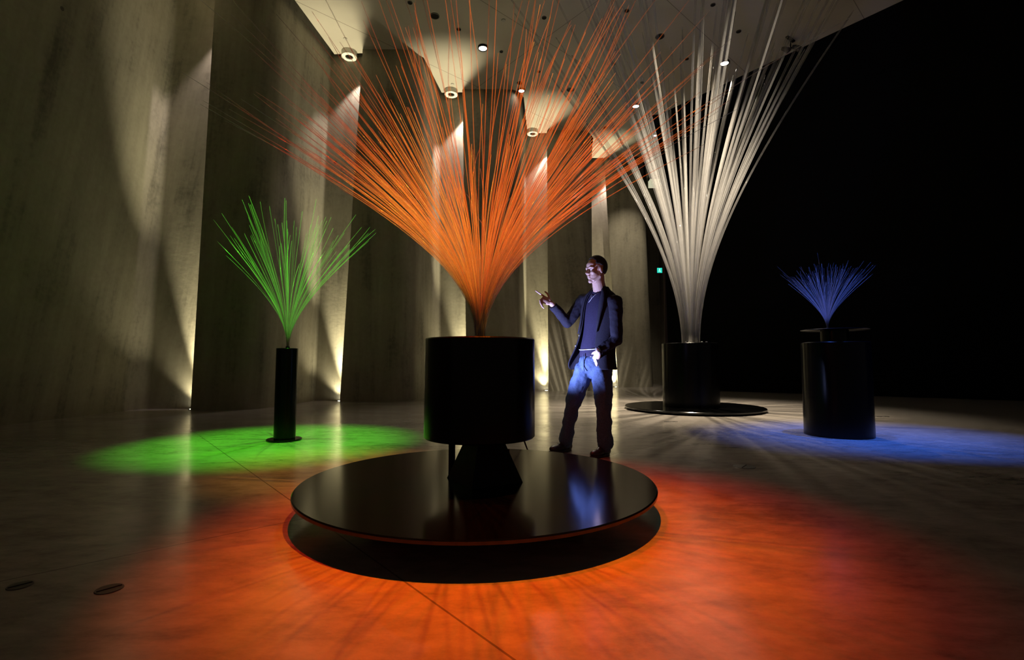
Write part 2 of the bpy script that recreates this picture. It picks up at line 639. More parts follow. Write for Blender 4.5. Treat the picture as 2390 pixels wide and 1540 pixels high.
rings = [(815, 131, 'above the edge of the third wall panel'),
         (1053, 219, 'above the edge of the fourth wall panel'),
         (1243, 311, 'above the edge of the fifth wall panel')]
downs = [(-5.25, 8.98), (-3.45, 10.93), (-1.12, 12.66), (1.20, 14.87), (3.60, 17.0)]
for k, (px, py, where) in enumerate(rings):
    p = at_z(px, py, 7.90)
    t = thing('ring_downlight', 'cream ring ceiling lamp ' + where, 'ceiling lamp', (p.x, p.y, 8.0), 'ring lamps along the ceiling edge')
    lathe('collar', [(0.085, 7.93), (0.088, 7.875), (0.10, 7.868), (0.160, 7.868), (0.172, 7.876), (0.172, 7.99), (0.165, 8.0)], (p.x, p.y), M_WHITEPAINT, t, 48)
    lathe('reflector', [(0, 7.96), (0.05, 7.96), (0.085, 7.90)], (p.x, p.y), M_DARKHOLE, t, 48)
DPOW = [330, 170, 620, 480, 560]
for k, (x, y) in enumerate(downs):
    spot('slot_downlight', (x, y - 0.02, 7.55), (x - 0.62, y - 0.02, 4.2), DPOW[k], PINK, 62, 0.6, 0.02)

# bright soffit box at the far passage
p = at(1528, 426, 18.6)
t = thing('passage_lightbox', 'pale lit box fitting high in the far passage', 'light box', (p.x, p.y, p.z))
bm = bmesh.new()
box_bm(bm, p.x, p.y + 0.1, p.z, 0.36, 0.3, 0.26)
bm_obj('diffuser', bm, emit('pale lightbox', (1.0, 0.97, 0.66), 0.55), t)
bm = bmesh.new()
box_bm(bm, p.x, p.y + 0.1, p.z + 0.17, 0.40, 0.34, 0.05)
bm_obj('bracket', bm, M_MATT, t)
bm = bmesh.new()
box_bm(bm, p.x, p.y + 0.1, (p.z + 8.25) / 2, 0.04, 0.04, 8.25 - p.z - 0.2)
bm_obj('hanger', bm, M_MATT, t)

# ------------------------------------------------------------------ lit ceiling spotlights
lit = [(1127, 114, (-0.3, 6.5, 0), 700, 0.085, 'largest and nearest lit spotlight in the middle of the ceiling'),
       (1217, 213, (0.8, 8.5, 0), 900, 0.07, 'lit ceiling spotlight beside the corner of the fourth wall fold'),
       (1484, 249, (3.2, 9.0, 0), 3600, 0.08, 'lit ceiling spotlight behind the tall clear rods, left of the two'),
       (1691, 149, (3.5, 8.6, 0), 3600, 0.085, 'lit ceiling spotlight near the black wall, right of the clear rods'),
       (1529, 317, (3.6, 16.8, 3.2), 1150, 0.045, 'smallest and farthest lit spotlight at the black wall corner')]
for px, py, tgt, pw, r, lab in lit:
    p = at_z(px, py, 7.955)
    t = thing('ceiling_spotlight', lab, 'spotlight', (p.x, p.y, 8.0), 'lit ceiling spotlights')
    lathe('housing', [(r, 7.965), (r + 0.015, 7.95), (r + 0.03, 7.955), (r + 0.03, 8.0)], (p.x, p.y), M_MATT, t, 32)
    lathe('lens', [(0, 7.945), (r * 0.7, 7.95), (r, 7.965), (r, 7.99), (0, 7.99)], (p.x, p.y), M_LENS, t, 32)
    spot('ceiling_spot_lamp', (p.x, p.y, 7.92), tgt, pw * 0.5, (1.0, 0.86, 0.66), 54, 1.0, 0.02)

holes = [(957, 7, 0.05, 'small dark vent at the top edge of the photo, leftmost on the ceiling'),
         (1015, 38, 0.095, 'largest dark round vent on the near ceiling, left of the nearest spotlight'),
         (1071, 69, 0.048, 'small dark vent between the large near vent and the nearest spotlight'),
         (1170, 121, 0.043, 'small dark vent just right of the nearest lit spotlight'),
         (1270, 42, 0.05, 'small dark vent in the ceiling right of the nearest spotlight, beside a joint'),
         (1257, 168, 0.045, 'small dark vent above and right of the second lit spotlight'),
         (1213, 194, 0.075, 'dark round vent directly above the second lit spotlight'),
         (1331, 210, 0.095, 'larger dark vent left of the clear rods, over the fifth wall fold'),
         (1432, 150, 0.05, 'small dark vent behind the left clear rods'),
         (1463, 26, 0.05, 'small dark vent high behind the clear rods near the top edge'),
         (1540, 86, 0.10, 'large dark vent behind the middle of the clear rods'),
         (1499, 193, 0.045, 'small dark vent behind the clear rods above the left spotlight'),
         (1603, 138, 0.05, 'small dark vent left of the right hand lit spotlight'),
         (1724, 74, 0.055, 'small dark vent upper right of the right hand lit spotlight'),
         (1664, 12, 0.05, 'small dark vent at the top edge behind the clear rods'),
         (1413, 298, 0.07, 'dark vent low on the ceiling left of the far wall fold')]
for px, py, r, lab in holes:
    p = at_z(px, py, 7.99)
    t = thing('ceiling_vent', lab, 'ceiling vent', (p.x, p.y, 8.0), 'dark round vents in the ceiling')
    lathe('rim', [(r * 0.82, 7.998), (r * 0.85, 7.985), (r, 7.988), (r, 8.0)], (p.x, p.y), M_COVER, t, 28)
    lathe('grille', [(0, 7.992), (r * 0.82, 7.992), (r * 0.82, 7.998), (0, 7.998)], (p.x, p.y), M_DARKHOLE, t, 28)

# pale flush discs (sprinkler plates) in the ceiling
for px, py, lab in [(1175, 48, 'pale flush ceiling disc near the nearest spotlight'), (806, 91, 'pale flush ceiling disc in the bright wedge of the third fold'),
                    (1056, 197, 'pale flush ceiling disc in the bright wedge of the fourth fold'), (1262, 292, 'pale flush ceiling disc in the bright wedge of the fifth fold')]:
    p = at_z(px, py, 7.99)
    o = lathe('sprinkler_plate', [(0, 7.985), (0.04, 7.985), (0.045, 7.99), (0.045, 8.0), (0, 8.0)], (p.x, p.y), simple('grey plate', (0.35, 0.33, 0.28), 0.5), None, 24)
    tag(o, lab, 'sprinkler plate', 'pale flush discs in the ceiling')

# twin track spotlight, unlit, beside the ceiling edge
p = at_z(1845, 100, 7.9)
t = thing('track_spotlight', 'unlit twin head spotlight fixture at the ceiling edge by the black wall', 'spotlight', (p.x, p.y, 8.0))
bm = bmesh.new()
box_bm(bm, p.x, p.y, 7.985, 0.30, 0.06, 0.03, 0.6)
bm_obj('mounting_plate', bm, M_MATT, t)
tube_obj('stem', [(p.x, p.y, 7.98), (p.x, p.y, 7.78)], 0.015, M_MATT, t)
for s_, nm in ((-1, 0), (1, 1)):
    c = Vector((p.x + 0.10 * s_, p.y - 0.03 * s_, 7.76))
    tube_obj('arm', [(p.x, p.y, 7.79), c], 0.012, M_MATT, t)
    tube_obj('lamp_head', [c + Vector((-0.07, 0.03, 0.05)), c + Vector((-0.02, 0.01, 0.03)), c + Vector((0.04, -0.02, -0.02)), c + Vector((0.07, -0.03, -0.05))],
             [0.035, 0.05, 0.06, 0.065], M_COVER, t, 16)

# floor box covers
for px, py, r, lab in [(1737, 1089, 0.085, 'dark round floor cover on the red lit floor right of the orange sculpture'),
                       (255, 1375, 0.045, 'dark round floor cover at the lower left, right one of the pair'),
                       (47, 1367, 0.040, 'dark round floor cover at the lower left edge, left one of the pair'),
                       (1558, 984, 0.05, 'left small cover in front of the clear rod sculpture base'),
                       (1574, 984, 0.05, 'right small cover in front of the clear rod sculpture base'),
                       (2049, 972, 0.055, 'left small cover right of the blue sculpture'),
                       (2066, 972, 0.055, 'right small cover right of the blue sculpture')]:
    p = at_z(px, py, 0.0)
    t = thing('floor_cover', lab, 'floor cover', (p.x, p.y, 0), 'round floor covers')
    lathe('plate', [(0, 0.003), (r * 0.97, 0.003), (r, 0.0), (0, 0.0)], (p.x, p.y), M_COVER, t, 40)
    bm = bmesh.new()
    box_bm(bm, p.x, p.y, 0.0035, r * 1.7, 0.005, 0.003, 0.9)
    bm_obj('handle_slot', bm, M_DARKHOLE, t)


# ------------------------------------------------------------------ kinetic sculptures
def rod_points(base, r0, phi, alpha, lam, L, n=22, wob=0.0, lean=0.0):
    pts = []
    x = r0
    z = base[2]
    dl = L / (n - 1)
    ph = phi
    for i in range(n):
        pts.append(Vector((base[0] + x * math.cos(ph), base[1] + x * math.sin(ph), z)))
        l = (i + 0.5) * dl
        th = alpha * (1 - math.exp(-l / lam)) + lean
        x += math.sin(th) * dl
        z += math.cos(th) * dl
        ph = phi + wob * (l / L) ** 2
    return pts


def add_rods(parent, base, specs, rad, mat, zmax=99, sides=6, nparts=100, n=22):
    """specs: (r0, phi, alpha, lam, L, wob). The longest rods are parts of their own, the remainder one bundle."""
    specs = sorted(specs, key=lambda s: -s[4])
    rest_v, rest_f = [], []
    for i, (r0, phi, alpha, lam, L, wob) in enumerate(specs):
        pts = [q for q in rod_points(base, r0, phi, alpha, lam, L, n, wob) if q.z < zmax]
        radii = [rad * (1.0 - 0.25 * k / len(pts)) for k in range(len(pts))]
        radii[-1] *= 0.5
        if i < nparts:
            vs, fs = [], []
            tube(vs, fs, pts, radii, sides)
            mesh_obj('rod', vs, fs, mat, parent)
        else:
            tube(rest_v, rest_f, pts, radii, sides)
    if rest_v:
        o = mesh_obj('rod_bundle', rest_v, rest_f, mat, parent)
        o['kind'] = 'stuff'


# --- orange sculpture in the middle
cx, cy = CENTRE
S = thing('kinetic_sculpture', 'large central sculpture, orange lit rods on a black drum over a wide round platform', 'sculpture', (cx, cy, 0), 'kinetic rod sculptures')
R1 = 1.035
lathe('platform_disc', [(0, 0.127), (R1 - 0.01, 0.127), (R1, 0.132), (R1, 0.146), (R1 - 0.006, 0.152), (0, 0.152)], (cx, cy), M_DISC, S, 192)
lathe('platform_plinth', [(0, 0.0), (0.62, 0.0), (0.62, 0.127), (0, 0.127)], (cx, cy), M_MATT, S, 96)
DC = (cx + 0.005, cy - 0.02)
lathe('drum', [(0, 0.405), (0.325, 0.405), (0.332, 0.412), (0.332, 0.985), (0.326, 0.992), (0.30, 0.992), (0.30, 0.97), (0, 0.97)], DC, M_BLACK, S, 128)
lathe('collar', [(0.055, 0.97), (0.055, 1.0), (0.04, 1.01), (0, 1.01)], DC, M_BLACK, S, 48)
# square tapered foot turned on its corner
bm = bmesh.new()
vs_ = []
for (h, hz) in ((0.235, 0.152), (0.11, 0.41)):
    for k in range(4):
        a = PI / 4 + k * PI / 2 + 0.55
        vs_.append(bm.verts.new((DC[0] + 0.03 + h * math.cos(a), DC[1] - 0.02 + h * math.sin(a), hz)))
bm.faces.new(vs_[:4])
bm.faces.new(vs_[4:][::-1])
for k in range(4):
    bm.faces.new((vs_[k], vs_[(k + 1) % 4], vs_[4 + (k + 1) % 4], vs_[4 + k]))
bm_obj('tapered_foot', bm, M_MATT, S)
x, y = DC[0] - 0.19, DC[1] + 0.20
tube_obj('support_leg', [(x, y, 0.15), (x, y, 0.41)], 0.022, M_MATT, S, 12)
T = thing('tripod_spotlight', 'small black tripod lamp behind the central drum, shining blue at the man', 'spotlight', (-0.03, 4.36, 0))
tube_obj('pole', [(-0.03, 4.36, 0.16), (-0.03, 4.36, 0.52)], 0.008, M_MATT, T)
for a in (0.25, 2.35, 4.4):
    tube_obj('leg', [(-0.03, 4.36, 0.40), (-0.03 + 0.13 * math.cos(a), 4.36 + 0.13 * math.sin(a), 0.19), (-0.03 + 0.20 * math.cos(a), 4.36 + 0.20 * math.sin(a), 0.006)], 0.007, M_MATT, T)
hd = Vector((0.74, 0.30, 0.62)).normalized()
hb = Vector((-0.04, 4.345, 0.565))
tube_obj('lamp_head', [hb - hd * 0.07, hb - hd * 0.05, hb + hd * 0.025], [0.02, 0.034, 0.036], M_MATT, T, 20)
tube_obj('lens', [hb + hd * 0.018, hb + hd * 0.028], 0.030, emit('blue white lens', (0.45, 0.52, 1.0), 12), T, 20)
rnd = random.Random(3)
specs = []
for i in range(360):
    q = rnd.random() ** 0.45
    clus = rnd.choice([0, 0, 1])
    phi = rnd.uniform(0, 2 * PI) if clus == 0 else rnd.choice([0.25, -0.2, PI - 0.2, PI + 0.25, PI + 0.02, 2.6, 0.7]) + rnd.gauss(0, 0.09)
    alpha = math.radians(6 + 55 * q) * (1 if clus == 0 else 1.0)
    L = 1.30 + 0.62 * q + rnd.gauss(0, 0.15)
    if rnd.random() < 0.10:
        L += rnd.uniform(0.2, 0.75)
    specs.append((0.028 * math.sqrt(rnd.random()), phi, alpha + rnd.gauss(0, 0.03), 0.47 + rnd.gauss(0, 0.04), L, rnd.gauss(0, 0.10)))
add_rods(S, (DC[0], DC[1], 0.99), specs, 0.0026, M_ROD_THIN, nparts=100)

# --- white sculpture
cx, cy = WHITE
S = thing('kinetic_sculpture', 'tallest sculpture, thick clear rods on a black drum and round base by the black wall', 'sculpture', (cx, cy, 0), 'kinetic rod sculptures')
lathe('base_disc', [(0, 0.012), (1.17, 0.012), (1.20, 0.03), (1.20, 0.052), (1.19, 0.060), (0, 0.060)], (cx, cy), M_DISC, S, 160)
lathe('base_foot', [(0, 0.0), (1.02, 0.0), (1.02, 0.012), (0, 0.012)], (cx, cy), M_MATT, S, 96)
lathe('drum', [(0, 0.060), (0.485, 0.060), (0.488, 0.065), (0.488, 1.185), (0.482, 1.192), (0.44, 1.192), (0.44, 1.16), (0, 1.16)], (cx - 0.03, cy), M_BLACK, S, 128)
for (dx, dy) in ((-0.20, -0.38), (-0.15, -0.39), (0.06, -0.42), (0.15, -0.40)):
    lathe('bolt', [(0, 1.185), (0.018, 1.185), (0.018, 1.212), (0, 1.215)], (cx - 0.03 + dx, cy + dy), M_WHITEPAINT, S, 12)
rnd = random.Random(11)
specs = []
for i in range(98):
    q = math.sqrt(rnd.random())
    phi = rnd.uniform(0, 2 * PI)
    r0 = 0.03 + 0.12 * q * rnd.uniform(0.8, 1.0)
    alpha = math.radians(1.5 + 35.5 * q ** 0.95)
    L = rnd.uniform(5.9, 7.8)
    specs.append((r0, phi, alpha, 2.3 + rnd.gauss(0, 0.15), L, rnd.gauss(0, 0.05)))
add_rods(S, (cx - 0.01, cy, 1.14), specs, 0.020, M_ROD_THICK, zmax=7.82, sides=10, nparts=100, n=34)

# --- green sculpture
cx, cy = GREEN
S = thing('kinetic_sculpture', 'slim sculpture of fine rods on a narrow black column, lit green, by the left wall', 'sculpture', (cx, cy, 0), 'kinetic rod sculptures')
lathe('base_disc', [(0, 0.0), (0.178, 0.0), (0.180, 0.004), (0.180, 0.016), (0.177, 0.020), (0, 0.020)], (cx, cy), M_BLACK, S, 96)
lathe('column', [(0, 0.020), (0.112, 0.020), (0.112, 1.0), (0.109, 1.004), (0.095, 1.004), (0.095, 0.985), (0, 0.985)], (cx + 0.005, cy), M_BLACK, S, 96)
lathe('nozzle', [(0.022, 0.985), (0.022, 1.02), (0.012, 1.03), (0, 1.03)], (cx + 0.01, cy), M_BLACK, S, 32)
rnd = random.Random(5)
specs = []
for i in range(84):
    cl = rnd.random()
    if cl < 0.5:
        phi, al = rnd.choice([(PI, 42), (PI - 0.15, 47), (2.1, 24), (1.2, 17), (0.5, 30), (0.1, 36), (0.05, 45), (-1.0, 16), (4.2, 30)])
        phi += rnd.gauss(0, 0.10)
        al += rnd.gauss(0, 2.5)
    else:
        phi, al = rnd.uniform(0, 2 * PI), 4 + 42 * math.sqrt(rnd.random())
    specs.append((0.012 * math.sqrt(rnd.random()), phi, math.radians(max(2, al)), 0.42, rnd.uniform(1.25, 1.72), rnd.gauss(0, 0.08)))
add_rods(S, (cx + 0.01, cy, 1.01), specs, 0.0030, M_ROD_THIN, nparts=100)

# --- blue sculpture
cx, cy = BLUE
S = thing('kinetic_sculpture', 'sculpture with a small blue spray of rods on a thick black drum, farthest right', 'sculpture', (cx, cy, 0), 'kinetic rod sculptures')
lathe('drum', [(0, 0.0), (0.352, 0.0), (0.352, 1.078), (0.346, 1.085), (0.32, 1.085), (0.32, 1.07), (0, 1.07)], (cx, cy), M_BLACK, S, 128)
lathe('motor_housing', [(0, 1.07), (0.145, 1.07), (0.145, 1.225), (0, 1.225)], (cx, cy), M_BLACK, S, 64)
lathe('thin_disc', [(0, 1.225), (0.345, 1.228), (0.352, 1.232), (0.345, 1.236), (0, 1.238)], (cx, cy), M_BLACK, S, 96)
lathe('nozzle', [(0.018, 1.236), (0.018, 1.25), (0.008, 1.26), (0, 1.26)], (cx - 0.08, cy), M_BLACK, S, 24)
rnd = random.Random(9)
specs = []
for i in range(170):
    q = rnd.random() ** 0.45
    specs.append((0.006 * rnd.random(), rnd.uniform(0, 2 * PI), math.radians(6 + 43 * q), 0.20, 0.74 + rnd.gauss(0, 0.06) + (0.15 if rnd.random() < 0.05 else 0), rnd.gauss(0, 0.15)))
add_rods(S, (cx - 0.08, cy, 1.24), specs, 0.0013, M_ROD_FINE, nparts=100, sides=5, n=16)
# ------------------------------------------------------------------ the man
def ell(vs, fs, c, ax, rad, seg=20, rings=12):
    """ellipsoid with axes ax (3 vectors) and radii rad"""
    b = len(vs)
    for j in range(rings + 1):
        th = PI * j / rings
        for k in range(seg):
            ph = 2 * PI * k / seg
            d = (math.sin(th) * math.cos(ph), math.sin(th) * math.sin(ph), math.cos(th))
            vs.append(Vector(c) + ax[0] * (d[0] * rad[0]) + ax[1] * (d[1] * rad[1]) + ax[2] * (d[2] * rad[2]))
    for j in range(rings):
        for k in range(seg):
            k2 = (k + 1) % seg
            fs.append((b + j * seg + k, b + (j + 1) * seg + k, b + (j + 1) * seg + k2, b + j * seg + k2))


WAX = (Vector((1, 0, 0)), Vector((0, 1, 0)), Vector((0, 0, 1)))


def caps(vs, fs, chain, sides=18):
    """chain of (point, radius): tapered tubes with round joints"""
    for i, (p, r) in enumerate(chain):
        ell(vs, fs, p, WAX, (r, r, r), 18, 10)
    for (p, r), (q, s) in zip(chain, chain[1:]):
        tube(vs, fs, [p, Vector(p).lerp(Vector(q), 0.5), q], [r, (r + s) / 2, s], sides)


def remeshed(name, vs, fs, mat, parent, voxel, smooth=4, disp=0.0, dscale=0.12):
    o = mesh_obj(name, vs, fs, mat, parent)
    m = o.modifiers.new('voxel', 'REMESH')
    m.mode = 'VOXEL'
    m.voxel_size = voxel
    m.use_smooth_shade = True
    if smooth:
        q = o.modifiers.new('smooth', 'SMOOTH')
        q.factor = 0.5
        q.iterations = smooth
    if disp:
        tx = bpy.data.textures.new(name + ' folds', 'CLOUDS')
        tx.noise_scale = dscale
        d = o.modifiers.new('folds', 'DISPLACE')
        d.texture = tx
        d.strength = disp
        d.mid_level = 0.5
        d.texture_coords = 'GLOBAL'
    return o


def ax3(f, u=Vector((0, 0, 1))):
    f = f.normalized()
    r = f.cross(u).normalized()
    return f, r, r.cross(f).normalized()


M_SKIN = simple('skin', (0.56, 0.36, 0.27), 0.45, 0.4, bscale=30, mottle=0.06)
M_HAIR = simple('short dark hair', (0.03, 0.02, 0.015), 0.7, 0.2, bump=0.5, bscale=180)
M_JACKET = simple('dark wool jacket', (0.022, 0.020, 0.030), 0.85, 0.15, bump=0.15, bscale=120)
M_SHIRT = simple('dark indigo sweater', (0.026, 0.021, 0.048), 0.8, 0.2, bump=0.15, bscale=90)
M_DENIM = simple('blue denim', (0.075, 0.11, 0.20), 0.8, 0.2, bump=0.2, bscale=150, mottle=0.3)
M_SHOE = simple('dark leather shoe', (0.03, 0.02, 0.02), 0.35, 0.5)
M_PALE = simple('pale cotton hem', (0.7, 0.7, 0.72), 0.8, 0.2)
M_STEEL = simple('watch steel', (0.7, 0.7, 0.72), 0.25, 0.6, 0.9)
M_EYE = simple('eye white', (0.75, 0.72, 0.7), 0.3, 0.5)

rf = at_z(1318, 1053, 0.0)
lf = at_z(1409, 1064, 0.0)
P = thing('person', 'man in dark jacket and blue jeans pointing with his right hand, left hand in pocket', 'person', (0.74, 4.66, 0))
F = Vector((-0.75, -0.66, 0)).normalized()
Rr = Vector((-0.66, 0.75, 0)).normalized()      # towards his right
U = Vector((0, 0, 1))

# joints
shR, elR, wrR = at(1362, 702, 4.84), at(1324, 753, 4.80), at(1287, 708, 4.70)
shL, elL, wrL = at(1435, 706, 4.53), at(1440, 793, 4.50), at(1401, 818, 4.42)
wrL = wrL + Vector((0, 0.06, 0))
chest, waist, pelvis = at(1403, 735, 4.67), at(1394, 805, 4.67), at(1384, 852, 4.67)
hipR, hipL = at(1362, 866, 4.73), at(1405, 866, 4.60)
knR, knL = at(1335, 948, 4.72), at(1408, 955, 4.52)
anR = Vector((rf.x + 0.01, rf.y, 0.10))
anL = Vector((lf.x + 0.015, lf.y, 0.10))

# head frame
hf, hr, hu = ax3(Vector((-0.93, -0.42, -0.02)))
HC = at(1391, 630, 4.62)
HC.z = 1.722


def H(f, r, u):
    return HC + hf * f + hr * r + hu * u


vs, fs = [], []
A = (hf, hr, hu)
ell(vs, fs, H(-0.012, 0, 0.032), A, (0.098, 0.075, 0.098), 28, 20)
ell(vs, fs, H(0.022, 0, -0.045), A, (0.062, 0.060, 0.075))
ell(vs, fs, H(0.040, 0, -0.092), A, (0.040, 0.040, 0.032))
ell(vs, fs, H(0.064, 0, -0.112), A, (0.022, 0.024, 0.018))
ell(vs, fs, H(0.050, 0, 0.040), A, (0.042, 0.060, 0.045))
for s_ in (-1, 1):
    caps(vs, fs, [(H(0.086, 0.008 * s_, 0.012), 0.0085), (H(0.083, 0.034 * s_, 0.018), 0.0095), (H(0.066, 0.056 * s_, 0.010), 0.009)])
    ell(vs, fs, H(0.062, 0.040 * s_, -0.032), A, (0.022, 0.022, 0.020))
    ell(vs, fs, H(0.068, 0.030 * s_, -0.003), A, (0.012, 0.016, 0.011))
    ell(vs, fs, H(-0.010, 0.078 * s_, -0.012), A, (0.018, 0.008, 0.031))
    ell(vs, fs, H(0.094, 0.011 * s_, -0.040), A, (0.011, 0.009, 0.008))
    caps(vs, fs, [(H(0.000, 0.056 * s_, -0.065), 0.018), (H(0.045, 0.030 * s_, -0.102), 0.016)])
caps(vs, fs, [(H(0.085, 0, 0.008), 0.008), (H(0.098, 0, -0.018), 0.0085), (H(0.109, 0, -0.037), 0.0105)])
ell(vs, fs, H(0.080, 0, -0.058), A, (0.012, 0.020, 0.012))
ell(vs, fs, H(0.087, 0, -0.066), A, (0.009, 0.022, 0.0055))
ell(vs, fs, H(0.084, 0, -0.079), A, (0.009, 0.019, 0.006))
ell(vs, fs, H(0.070, 0, -0.090), A, (0.010, 0.022, 0.012))
nb = at(1402, 690, 4.67)
caps(vs, fs, [(H(-0.020, 0, -0.060), 0.060), (H(-0.022, 0, -0.115), 0.060), (nb, 0.066)])
caps(vs, fs, [(H(0.030, 0, -0.125), 0.014), (nb + F * 0.045 + U * 0.0, 0.018)])
# trunk and limbs under the clothes
caps(vs, fs, [(shR, 0.06), (nb - U * 0.04, 0.07), (shL, 0.06)])
ell(vs, fs, chest, (F, Rr, U), (0.095, 0.14, 0.17))
ell(vs, fs, waist, (F, Rr, U), (0.085, 0.125, 0.14))
ell(vs, fs, pelvis, (F, Rr, U), (0.085, 0.13, 0.09))
caps(vs, fs, [(shR, 0.05), (elR, 0.036), (wrR, 0.026)])
caps(vs, fs, [(shL, 0.05), (elL, 0.036), (wrL, 0.026)])
caps(vs, fs, [(hipR, 0.08), (knR, 0.05), (anR, 0.036)])
caps(vs, fs, [(hipL, 0.08), (knL, 0.05), (anL, 0.036)])
# right hand: index pointing, thumb up, other fingers curled down
d = (at(1248, 686, 4.66) - wrR).normalized()
sd = Vector((-0.30, -0.35, -0.80))
sd = (sd - d * sd.dot(d)).normalized()
nn = d.cross(sd)
ell(vs, fs, wrR + d * 0.052, (d, sd, nn), (0.056, 0.040, 0.016))
ell(vs, fs, wrR + d * 0.075 + sd * 0.002, (d, sd, nn), (0.032, 0.042, 0.014))
ell(vs, fs, wrR + d * 0.035 - sd * 0.018, (d, sd, nn), (0.036, 0.019, 0.018))


def finger(root, dirs, lens, rads):
    ch = [(root, rads[0])]
    p = root
    for dd, ll, rr in zip(dirs, lens, rads[1:]):
        p = p + dd.normalized() * ll
        ch.append((p, rr))
    caps(vs, fs, ch, 10)


root = wrR + d * 0.098
finger(root - sd * 0.030, [d - sd * 0.04, d - sd * 0.10, d - sd * 0.16], [0.044, 0.027, 0.022], [0.0095, 0.0085, 0.0078, 0.0068])
dn = Vector((0.10, -0.25, -1.0))
finger(root - sd * 0.009, [d * 0.7 + dn * 0.8, dn, dn - d * 0.55], [0.045, 0.030, 0.022], [0.0098, 0.0088, 0.008, 0.007])
finger(root + sd * 0.011 - d * 0.004, [d * 0.5 + dn * 0.8, dn - d * 0.2, dn - d * 0.8], [0.041, 0.028, 0.021], [0.0092, 0.0083, 0.0075, 0.0068])
finger(root + sd * 0.030 - d * 0.012, [d * 0.3 + dn * 0.8, dn - d * 0.4, dn - d * 1.0], [0.033, 0.022, 0.018], [0.0082, 0.0074, 0.0068, 0.006])
finger(wrR + d * 0.035 - sd * 0.030, [d * 0.55 - sd * 0.9, d * 0.8 - sd * 0.5, d - sd * 0.2], [0.034, 0.030, 0.024], [0.0125, 0.0105, 0.0095, 0.008])
# left hand going into the front pocket
d = (at(1384, 852, 4.58) - wrL).normalized()
sd = Vector((0.35, -0.2, -0.75))
sd = (sd - d * sd.dot(d)).normalized()
nn = d.cross(sd)
ell(vs, fs, wrL + d * 0.050, (d, sd, nn), (0.056, 0.040, 0.017))
root = wrL + d * 0.092
dn = (d + Vector((0, 0.25, -0.9))).normalized()
for q, ll in ((-0.030, 0.95), (-0.010, 1.05), (0.011, 1.0), (0.030, 0.8)):
    finger(root + sd * q, [dn, dn + Vector((0.1, 0.2, 0)), dn + Vector((0.2, 0.3, 0))], [0.042 * ll, 0.027 * ll, 0.021 * ll], [0.0095, 0.0086, 0.0078, 0.0068])
finger(wrL + d * 0.035 - sd * 0.030, [d - sd * 0.7, d - sd * 0.3, d], [0.034, 0.028, 0.022], [0.012, 0.010, 0.009, 0.0078])
remeshed('body', vs, fs, M_SKIN, P, 0.0042, 3)

for s_ in (-1, 1):
    vs, fs = [], []
    ell(vs, fs, H(0.0725, 0.030 * s_, -0.003), A, (0.0115, 0.0125, 0.008), 16, 10)
    eo = mesh_obj('eye', vs, fs, M_EYE, P)
    vs, fs = [], []
    ell(vs, fs, H(0.0815, 0.029 * s_, -0.003), A, (0.003, 0.0052, 0.0052), 12, 8)
    mesh_obj('iris', vs, fs, M_HAIR, eo)
# hair: cropped cap
vs, fs = [], []
b0 = 0
seg, rg = 40, 26
for j in range(rg + 1):
    th = PI * j / rg
    for k in range(seg):
        ph = 2 * PI * k / seg
        dd = (math.sin(th) * math.cos(ph), math.sin(th) * math.sin(ph), math.cos(th))
        wv = 1 + 0.012 * mnoise.noise(Vector(dd) * 9)
        vs.append(H(-0.014, 0, 0.034) + hf * (dd[0] * 0.103 * wv) + hr * (dd[1] * 0.081 * wv) + hu * (dd[2] * 0.105 * wv))
for j in range(rg):
    for k in range(seg):
        k2 = (k + 1) % seg
        th = PI * (j + 0.5) / rg
        ph = 2 * PI * (k + 0.5) / seg
        x_, y_, z_ = math.sin(th) * math.cos(ph), math.sin(th) * math.sin(ph), math.cos(th)
        line = 0.42 + 0.0 * y_ if x_ > 0.45 else (-0.02 + 0.25 * max(0, x_) if x_ > -0.10 else -0.62)
        if abs(y_) > 0.75 and x_ > 0.15:
            line = 0.10
        if z_ > line and not (x_ > 0.62 and z_ < 0.62):
            fs.append((j * seg + k, (j + 1) * seg + k, (j + 1) * seg + k2, j * seg + k2))
ho = mesh_obj('hair', vs, fs, M_HAIR, P)
m_ = ho.modifiers.new('thickness', 'SOLIDIFY')
m_.thickness = 0.006
m_.offset = 0


# clothes ---------------------------------------------------------------
def ring_pt(c, a, b, ph, mul=1.0):
    return c + F * (b * math.cos(ph) * mul) + Rr * (a * math.sin(ph) * mul)


JR = [  # centre px, half width, half depth, opening left deg, opening right deg, flare
    (1403, 671, 0.076, 0.066, -52, 54, 0.0),
    (1402, 680, 0.105, 0.078, -34, 38, 0.0),
    (1402, 689, 0.165, 0.092, -26, 34, 0.0),
    (1402, 702, 0.190, 0.108, -22, 35, 0.0),
    (1402, 722, 0.205, 0.124, -20, 37, 0.0),
    (1401, 750, 0.200, 0.130, -19, 41, 0.03),
    (1398, 778, 0.192, 0.130, -20, 46, 0.10),
    (1394, 803, 0.190, 0.132, -22, 50, 0.20),
    (1391, 828, 0.200, 0.138, -26, 56, 0.32),
    (1390, 848, 0.215, 0.146, -33, 62, 0.42),
    (1390, 862, 0.222, 0.150, -42, 78, 0.45)]
NS = 44
vs, fs = [], []
lap_l, lap_r = [], []
for (px, py, a, b, ol, orr, fl) in JR:
    c = at(px, py, 4.67)
    for k in range(NS + 1):
        ph = math.radians(orr + (360 + ol - orr) * k / NS)
        dg = math.degrees(ph)
        mul = 1 + fl * math.exp(-((dg - 66) / 30) ** 2)
        mul += 0.03 * mnoise.noise(Vector((math.cos(ph) * 2.2, math.sin(ph) * 2.2, c.z * 5)))
        vs.append(ring_pt(c, a, b, ph, mul))
    lap_r.append((c, a, b, math.radians(orr), 1 + fl))
    lap_l.append((c, a, b, math.radians(ol), 1.0))
W_ = NS + 1
